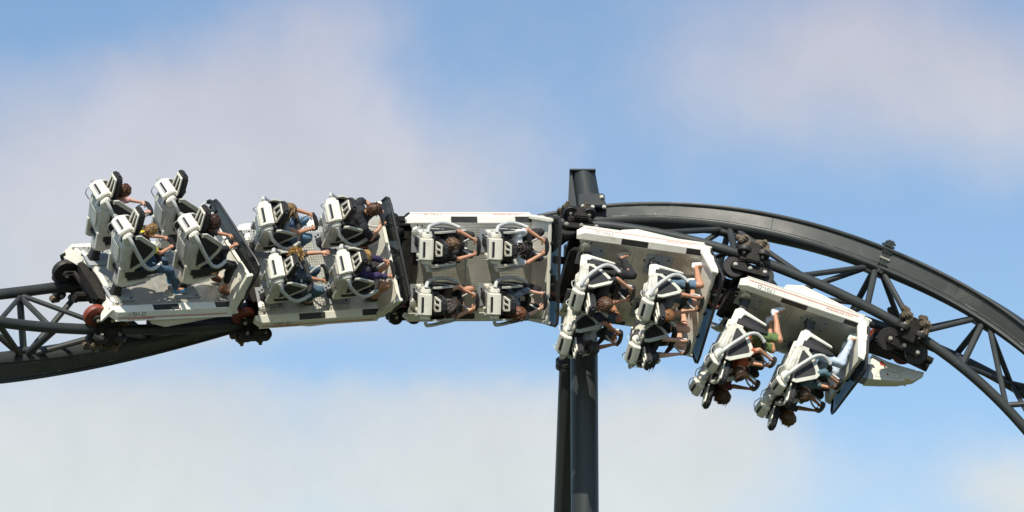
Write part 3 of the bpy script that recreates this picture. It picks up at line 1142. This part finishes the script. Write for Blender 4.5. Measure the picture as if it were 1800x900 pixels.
def rider(ci, seat_name, label, skin_c=(.50, .26, .17), hair_c=(.06, .03, .015), hair='short', top=(.02, .02, .02), sleeve=.55, top_pat=.12,
          bottom=(.02, .02, .025), leg=.95, shoe=(.05, .05, .05), bare=False, lean=0, side=0, nod=15, turn=0, scale=1.0, width=1.0, raise_arm=0, sleeve_c=None,
          knee=(.45, .15, .66), ankle=(.42, .14, .15), knee_r=None, ankle_r=None, hands=None, seed=0):
    rnd = random.Random(seed * 17 + ci * 5 + 3)
    x0 = ROW / 2 * (1 if seat_name[0] == 'F' else -1)
    y0 = LAT / 2 * (1 if seat_name[1] == 'L' else -1)
    Mw = CM[ci] @ Matrix.Translation((x0, y0, 0))
    pel = Vector((-.02, 0, .635))
    Rl = Matrix.Rotation(R(side), 3, 'X') @ Matrix.Rotation(R(lean), 3, 'Y')
    T = lambda p: pel + Rl @ (Vector(p) * scale)
    k = scale
    chest, neck = T((-.06, 0, .36)), T((-.07, 0, .545))
    head = T((-.035, 0, .69))
    Rh = Rl @ Matrix.Rotation(R(turn), 3, 'Z') @ Matrix.Rotation(R(nod), 3, 'Y')
    mb = MB()
    bones = []                     # (a, b, ra, tag)
    w = width

    def bone(a, b, ra, rb, tag_, n=12):
        mb.tube([a, a.lerp(b, .5), b], [ra, ((ra[0] + rb[0]) / 2, (ra[1] + rb[1]) / 2) if isinstance(ra, tuple) else (ra + rb) / 2, rb], n, flat=(0, 1, 0) if isinstance(ra, tuple) else None)
        if not isinstance(ra, tuple):
            mb.ball(a, ra, 10, 6)
            mb.ball(b, rb, 10, 6)
        bones.append((np.array(a), np.array(b), (sum(ra) + sum(rb)) / 4 if isinstance(ra, tuple) else (ra + rb) / 2, tag_))
    # torso
    waist = T((-.05, 0, .17))
    mb.tube([pel + Vector((0, 0, -.07 * k)), pel, waist, chest, T((-.075, 0, .47)), T((-.075, 0, .52))],
            [(.155 * w * k, .10 * k), (.175 * w * k, .125 * k), (.145 * w * k, .105 * k), (.175 * w * k, .12 * k), (.15 * w * k, .095 * k), (.07 * k, .06 * k)], 18, flat=(0, 1, 0))
    bones.append((np.array(pel + Vector((0, 0, -.05))), np.array(pel + Rl @ Vector((0, 0, .05))), .13 * k, 'hips'))
    bones.append((np.array(waist), np.array(T((-.075, 0, .47))), .13 * k, 'torso'))
    bone(T((-.075, 0, .50)), head - Rh @ Vector((.02, 0, .05)) * k, .052 * k, .05 * k, 'neck')
    # head
    H = lambda p: head + Rh @ (Vector(p) * k)
    mb.ball(head, (.098 * k, .078 * k, .112 * k), 18, 12, Rh)
    mb.ball(H((.035, 0, -.062)), (.062 * k, .056 * k, .062 * k), 14, 10, Rh)
    mb.ball(H((.07, 0, -.098)), (.026 * k, .028 * k, .022 * k), 10, 6, Rh)
    mb.tube([H((.094, 0, .02)), H((.114, 0, -.022)), H((.098, 0, -.04))], [.010 * k, .017 * k, .012 * k], 8)
    for sd in (1, -1):
        mb.ball(H((-.005, sd * .079, -.01)), (.024 * k, .013 * k, .034 * k), 8, 6, Rh)
    bones.append((np.array(head), np.array(H((.03, 0, -.06))), .09 * k, 'head'))
    # arms
    wrists = {}
    for sd in (1, -1):
        sh = T((-.07, sd * .185 * w, .455))
        if raise_arm == sd:
            hd = Vector((.40, sd * .22, 1.28))
            pole = (0, sd * 1, -1)
        else:
            hd = Vector((.445, sd * .125, .975)) if not hands else Vector((hands[0], sd * hands[1], hands[2]))
            pole = (-.3, sd * 1.1, -.9)
        el, wr = ik(sh, hd - Vector((.055, 0, .0)) * k, .275 * k, .255 * k, pole)
        bone(sh, el, .050 * k, .040 * k, 'uarm')
        bone(el, wr, .040 * k, .026 * k, 'farm')
        mb.ball(T((-.07, sd * .165 * w, .445)), (.06 * k, .065 * k, .06 * k), 10, 8)
        wrists[sd] = (el, wr, hd)
        # palm
        d = (wr - el).normalized()
        pc = wr + d * .045 * k
        acr = Vector((0, 0, 1)).cross(d)
        acr = acr.normalized() if acr.length > .1 else Vector((0, 1, 0))
        up = d.cross(acr)
        rp = Matrix((d, acr, up)).transposed()
        mb.ball(pc, (.052 * k, .042 * k, .018 * k), 10, 8, rp)
        bones.append((np.array(wr), np.array(wr + d * .08 * k), .03 * k, 'hand'))
        wrists[sd] = (wr, d, acr, up)
    # legs
    kn = {1: Vector(knee), -1: Vector((knee_r or knee)) * 1}
    an = {1: Vector(ankle), -1: Vector((ankle_r or ankle)) * 1}
    kn[-1].y *= -1
    an[-1].y *= -1
    feet = {}
    for sd in (1, -1):
        hp = pel + Vector((.02, sd * .092 * k, -.02 * k))
        kk = hp + (kn[sd] - hp) * (1 if k > .95 else k + .03)
        aa = kk + (an[sd] - kk) * (1 if k > .95 else k + .03)
        bone(hp, kk, .088 * k * w, .058 * k, 'thigh')
        cal = kk.lerp(aa, .3) + Vector((-.02, 0, 0))
        mb.tube([kk, cal, kk.lerp(aa, .7), aa], [.056 * k, .060 * k, .044 * k, .037 * k], 12)
        mb.ball(aa, .04 * k, 8, 6)
        bones.append((np.array(kk), np.array(aa), .05 * k, 'shin'))
        sdir = (aa - kk).normalized()
        fwd = Vector((1, 0, 0)) - sdir * sdir.x
        fwd = (fwd.normalized() * .9 + sdir * .25).normalized()
        feet[sd] = (aa, fwd, sdir)
        mb.tube([aa + sdir * .02 - fwd * .03 * k, aa + sdir * .045 * k + fwd * .07 * k, aa + sdir * .055 * k + fwd * .165 * k], [.036 * k, .036 * k, .022 * k], 10)
        bones.append((np.array(aa), np.array(aa + sdir * .05 * k + fwd * .17 * k), .035 * k, 'foot'))
    me0 = remesh(mb, .0135)
    nv, nf = len(me0.vertices), len(me0.polygons)
    V = np.empty(nv * 3)
    me0.vertices.foreach_get('co', V)
    V = V.reshape(-1, 3)
    N = np.empty(nv * 3)
    me0.vertices.foreach_get('normal', N)
    N = N.reshape(-1, 3)
    F = np.empty(nf * 4, int)
    me0.polygons.foreach_get('vertices', F)
    F = F.reshape(-1, 4)
    C = V[F].mean(1)
    best = np.full(nf, 1e9)
    lab = np.zeros(nf, int)
    tt = np.zeros(nf)
    tags = [b[3] for b in bones]
    for i, (a, b, r_, _) in enumerate(bones):
        d, t = seg_dist(C, a, b)
        d = d - r_
        m_ = d < best
        best[m_] = d[m_]
        lab[m_] = i
        tt[m_] = t[m_]
    L = np.array(tags)[lab]
    # add fingers, eyes and lips to the one body mesh
    ex = MB()
    for sd in (1, -1):
        wr, d, acr, up = wrists[sd]
        curl = 0.25 if raise_arm == sd else 1.0
        for j, (o_, ln) in enumerate(((-.030, .070), (-.010, .078), (.011, .073), (.030, .058))):
            b0 = wr + d * .072 * k + acr * o_ * k
            p1 = b0 + (d * .8 - up * .35 * curl) * ln * .42 * k
            p2 = p1 + (d * (1 - .75 * curl) - up * (.75 * curl + .1)) * ln * .36 * k
            p3 = p2 + (d * (.8 - 1.3 * curl) - up * .6 * curl) * ln * .28 * k
            ex.tube([b0, p1, p2, p3], [.0105 * k, .0095 * k, .0085 * k, .006 * k], 6)
        th = -1 if acr.y * sd > 0 else 1
        b0 = wr + d * .025 * k + acr * th * .034 * k
        ex.tube([b0, b0 + (d * .6 + acr * th * .55 - up * .3) * .035 * k, b0 + (d * .9 + acr * th * .35 - up * .8 * curl) * .06 * k], [.013 * k, .011 * k, .008 * k], 6)
    ex.mi = 1
    for sd in (1, -1):
        ex.ball(H((.083, sd * .032, .008)), .013 * k, 8, 6)
    ex.mi = 2
    for sd in (1, -1):
        ex.ball(H((.092, sd * .032, .008)), .0075 * k, 8, 6)
        ex.tube([H((.093, sd * .017, .033)), H((.090, sd * .045, .034))], .005 * k, 5)
    ex.mi = 3
    ex.tube([H((.086, -.024, -.070)), H((.096, 0, -.069)), H((.086, .024, -.070))], [.004 * k, .008 * k, .004 * k], 6)
    vv = V.tolist() + [tuple(v) for v in ex.v]
    ff = F.tolist() + [tuple(i + nv for i in f) for f in ex.f]
    me = bpy.data.meshes.new('person')
    me.from_pydata(vv, [], ff)
    for m in (skin(skin_c), EYEW, EYED, LIPS):
        me.materials.append(m)
    me.polygons.foreach_set('material_index', [0] * nf + ex.m)
    me.polygons.foreach_set('use_smooth', [True] * len(ff))
    me.update()
    bpy.data.meshes.remove(me0)
    P = bpy.data.objects.new('person', me)
    COL.objects.link(P)
    P.matrix_world = Mw
    tag(P, label, 'person', 'riders on the coaster train')
    # clothes
    keep = (L == 'torso') | ((L == 'hips') & (C[:, 2] > .60)) | ((L == 'uarm') & (tt < (sleeve / .5 if sleeve < .5 else 1.01)))
    if sleeve > .55:
        keep |= (L == 'farm') & (tt < (sleeve - .5) / .5)
    link('shirt', sub_mesh(V, F, keep, .016, N, 'shirt', cloth(top, top_pat), .020, seed), P)
    if sleeve_c:
        k2 = (L == 'uarm') & (tt < .62)
        link('sleeve', sub_mesh(V, F, k2, .021, N, 'sleeve', cloth(sleeve_c), .008, seed), P)
    keep = (L == 'hips') | ((L == 'thigh') & (tt < (leg / .5 if leg < .5 else 1.01)))
    if leg > .5:
        keep |= (L == 'shin') & (tt < (leg - .5) / .5)
    link('trousers', sub_mesh(V, F, keep, .011, N, 'trousers', cloth(bottom, .22), .014, seed + 9), P)
    if not bare:
        for sd in (1, -1):
            aa, fwd, sdir = feet[sd]
            s2 = MB()
            lat = fwd.cross(sdir)
            rs = []
            for f0, wd, top_, bot in ((-.065, .022, .0, .075), (-.055, .036, -.02, .085), (0, .040, -.015, .085), (.07, .044, .02, .085), (.14, .045, .04, .085), (.185, .034, .055, .082), (.20, .018, .062, .078)):
                c_ = aa + fwd * f0 * k
                rs.append([c_ + lat * wd * k * a_ + sdir * (b_ * k) for a_, b_ in ((-1, bot), (-1, (top_ * .4 + bot * .6)), (-.6, top_ + .004), (0, top_ - .004), (.6, top_ + .004), (1, (top_ * .4 + bot * .6)), (1, bot))])
            s2.rings(rs)
            sho = s2.build('shoe', cloth(shoe, .15), P, smooth=50)
            s2 = MB()
            s2.rings([[c_ for c_ in (r2[0] + sdir * .001, r2[-1] + sdir * .001, r2[-1] + sdir * .016 * k, r2[0] + sdir * .016 * k)] for r2 in rs])
            s2.build('sole', cloth((.6, .6, .58) if sum(shoe) > .3 else (.05, .05, .05)), sho)
    # hair
    hb = MB()
    gl = (Mw.to_3x3().inverted() @ Vector((0, 0, -1))).normalized()
    back = Rh @ Vector((-1, 0, 0))
    n1, n2 = 22, 14
    rs = []
    for i in range(1, n2):
        a = math.pi * i / n2 * .72
        ring = []
        for j in range(n1):
            b = 2 * math.pi * j / n1
            p = Vector((math.sin(a) * math.cos(b), math.sin(a) * math.sin(b), math.cos(a)))
            p = Matrix.Rotation(R(-32), 3, 'Y') @ p
            q = Vector((p.x * .104, p.y * .087, p.z * .120))
            nzv = mnoise.noise(p * 3.1 + Vector((seed * 3.7, ci, 0))) * .010 + mnoise.noise(p * 9 + Vector((seed, 5, ci))) * .007
            ring.append(H(q + p * (.008 + nzv + (.010 if hair in ('long', 'bob') else 0))))
        rs.append(ring)
    hb.rings(rs)
    nl = {'short': 110, 'spiky': 110, 'long': 150, 'bob': 130}[hair]
    for q in range(nl):
        a = rnd.uniform(.1, 1.9)
        b = rnd.uniform(0, 2 * math.pi)
        p = Vector((math.sin(a) * math.cos(b), math.sin(a) * math.sin(b), math.cos(a)))
        p = Matrix.Rotation(R(-32), 3, 'Y') @ p
        if p.x > .75 and p.z < .35:
            continue
        st = H(Vector((p.x * .100, p.y * .084, p.z * .116)))
        nrm = Rh @ p
        tang = (back * .8 - Rh @ Vector((0, 0, 1)) * .5 + gl * .4)
        tang = (tang - nrm * tang.dot(nrm) * .8)
        if tang.length < .05:
            continue
        tang.normalize()
        tw = Vector((rnd.uniform(-.4, .4), rnd.uniform(-.4, .4), rnd.uniform(-.4, .4)))
        if hair == 'short':
            ln, cu = .045, .25
        elif hair == 'spiky':
            ln, cu = .075, .8
        elif hair == 'bob':
            ln, cu = .13, .15
        else:
            ln, cu = rnd.uniform(.2, .34), .08
        ln *= k * rnd.uniform(.7, 1.2)
        pts = [st + nrm * .004]
        dcur = (tang + nrm * cu * rnd.uniform(.6, 1.8) + tw * .6).normalized()
        if hair in ('long', 'bob') and p.z > -.2:
            ln *= .75
        for z_ in range(4):
            pts.append(pts[-1] + dcur * ln / 4)
            dcur = (dcur + gl * (.22 if ln > .1 else .05) - Rh @ Vector((0, 0, 1)) * (.25 if ln > .1 else 0) + tw * .22).normalized()
        w0 = (.011 if ln > .1 else .0095) * k * rnd.uniform(.6, 1.25)
        hb.tube(pts, [w0, w0 * 1.1, w0 * .9, w0 * .6, .002], 5)
    hb.build('hair', hairm(hair_c), P, smooth=60)
    return P

TAN = (.47, .235, .145)
PALE = (.58, .34, .25)
DARKT = (.36, .17, .10)
# last car
rider(0, 'RL', 'rider with short reddish brown hair and pink top, last car, far rear seat', PALE, (.085, .028, .012), 'short', (.52, .30, .28), .6, bottom=(.05, .05, .06), nod=22, seed=1, scale=.96)
rider(0, 'RR', 'blond child in black and yellow top, jeans and blue shoes, bowing in the last car', TAN, (.27, .16, .065), 'short', (.02, .02, .025), .3, .1, (.05, .10, .17), .96, (.03, .22, .52), lean=10, nod=36, sleeve_c=(.62, .52, .03), scale=.86,
      knee=(.62, .12, .50), ankle=(.80, .12, .10), seed=2)
rider(0, 'FR', 'dark haired rider dressed all in black with brown shoes, last car, near front seat', TAN, (.045, .014, .010), 'bob', (.012, .012, .014), .66, bottom=(.012, .012, .015), leg=.86, shoe=(.17, .065, .03), lean=1, nod=22, seed=3,
      knee=(.46, .17, .62), ankle=(.46, .16, .16))
# second car
rider(1, 'RL', 'rider with long fair hair, grey vest and blue jeans, second car, upper rear seat', TAN, (.15, .088, .035), 'long', (.22, .25, .28), .1, bottom=(.13, .24, .38), lean=-2, nod=15, side=-5, turn=12, seed=4)
rider(1, 'FL', 'brown haired rider in black shirt and trousers bent far forward behind the shield', TAN, (.075, .035, .018), 'short', (.014, .016, .022), .42, bottom=(.015, .015, .017), lean=21, nod=30, scale=1.06, width=1.12, seed=5, hands=(.50, .14, .96),
      knee=(.46, .2, .66))
rider(1, 'RR', 'blond rider in dark plaid shirt and jeans raising the far hand', TAN, (.28, .155, .045), 'spiky', (.045, .055, .085), .5, .85, (.06, .11, .17), .95, lean=-3, nod=-4, side=-17, raise_arm=1, seed=6, knee=(.47, .17, .66))
rider(1, 'FR', 'rider with golden blond hair, purple long sleeves and bare knees in the second car', TAN, (.34, .20, .065), 'bob', (.030, .018, .075), .9, bottom=(.03, .03, .05), leg=.30, lean=-5, nod=10, side=-8, seed=7, knee=(.50, .16, .66))
# middle car
rider(2, 'RL', 'rider with short brown hair and black shirt in the middle car, upper rear seat', TAN, (.10, .05, .02), 'short', (.02, .018, .017), .35, bottom=(.02, .02, .022), lean=0, nod=28, side=-7, seed=8, shoe=(.7, .7, .7))
rider(2, 'FL', 'dark haired rider in white short sleeved shirt and black trousers, middle car', TAN, (.02, .014, .012), 'spiky', (.62, .63, .66), .34, bottom=(.018, .018, .022), lean=3, nod=30, width=1.1, scale=1.04, seed=9, knee=(.47, .2, .66), shoe=(.6, .6, .6))
rider(2, 'RR', 'rider with long dark brown hair and bare knees in the middle car, lower rear seat', TAN, (.028, .016, .010), 'long', (.05, .028, .018), .2, bottom=(.02, .02, .02), leg=.32, lean=2, nod=24, seed=10, knee=(.48, .17, .68))
rider(2, 'FR', 'auburn haired rider in grey and black patterned top leaning sideways, middle car', PALE, (.13, .048, .022), 'bob', (.13, .15, .18), .62, .8, (.015, .015, .018), .95, lean=0, nod=20, side=12, turn=-18, seed=11)
# fourth car
rider(3, 'RL', 'brown haired rider all in black with drawn up knee, upper rear seat by the column', TAN, (.085, .04, .018), 'bob', (.016, .016, .018), .45, bottom=(.012, .012, .015), lean=4, nod=14, turn=20, seed=12, knee=(.47, .2, .70), ankle=(.35, .16, .2))
rider(3, 'FL', 'rider with strawberry blond hair, grey shirt, denim shorts and white shoes', TAN, (.22, .09, .03), 'short', (.095, .10, .115), .34, bottom=(.10, .17, .25), leg=.42, shoe=(.75, .75, .75), lean=-4, nod=12, side=4, seed=13, knee=(.46, .2, .72), ankle=(.46, .16, .16))
rider(3, 'RR', 'dark haired rider in pale grey shirt and denim shorts in front of the column', DARKT, (.022, .014, .010), 'short', (.26, .28, .31), .34, bottom=(.06, .09, .14), leg=.44, lean=4, nod=16, seed=14, knee=(.46, .19, .70), ankle=(.38, .15, .18))
rider(3, 'FR', 'rider with black hair, black top, bare pink legs and tan shoes, lower front seat', PALE, (.012, .010, .010), 'long', (.014, .014, .015), .25, bottom=(.02, .02, .02), leg=.22, shoe=(.36, .29, .17), lean=-8, nod=8, side=2, seed=15, knee=(.46, .17, .70), ankle=(.46, .15, .16))
# lead car
rider(4, 'RL', 'rider in rust red top, green shorts and white shoes, lead car, near rear seat', TAN, (.06, .03, .014), 'short', (.34, .07, .025), .36, bottom=(.10, .16, .05), leg=.46, shoe=(.66, .70, .76), lean=4, nod=10, seed=16, knee=(.47, .19, .62), ankle=(.32, .15, .17))
rider(4, 'RR', 'rider with round brown head of hair, red and black top, lead car, far rear seat', DARKT, (.065, .028, .012), 'bob', (.09, .025, .02), .36, bottom=(.02, .02, .022), lean=4, nod=12, seed=17, shoe=(.5, .52, .56), ankle=(.34, .14, .17))
rider(4, 'FL', 'rider in teal denim shirt, pale jeans and pastel shoes next to the lead shield', TAN, (.05, .025, .012), 'short', (.075, .14, .17), .70, bottom=(.42, .50, .62), leg=.97, shoe=(.62, .72, .66), lean=2, nod=10, seed=18, knee=(.42, .19, .68), ankle=(.50, .15, .17))
rider(4, 'FR', 'rider with bushy brown hair in dark clothes, lowest of the lead car seats', DARKT, (.085, .045, .016), 'bob', (.025, .03, .035), .4, bottom=(.02, .02, .025), lean=4, nod=10, seed=19)
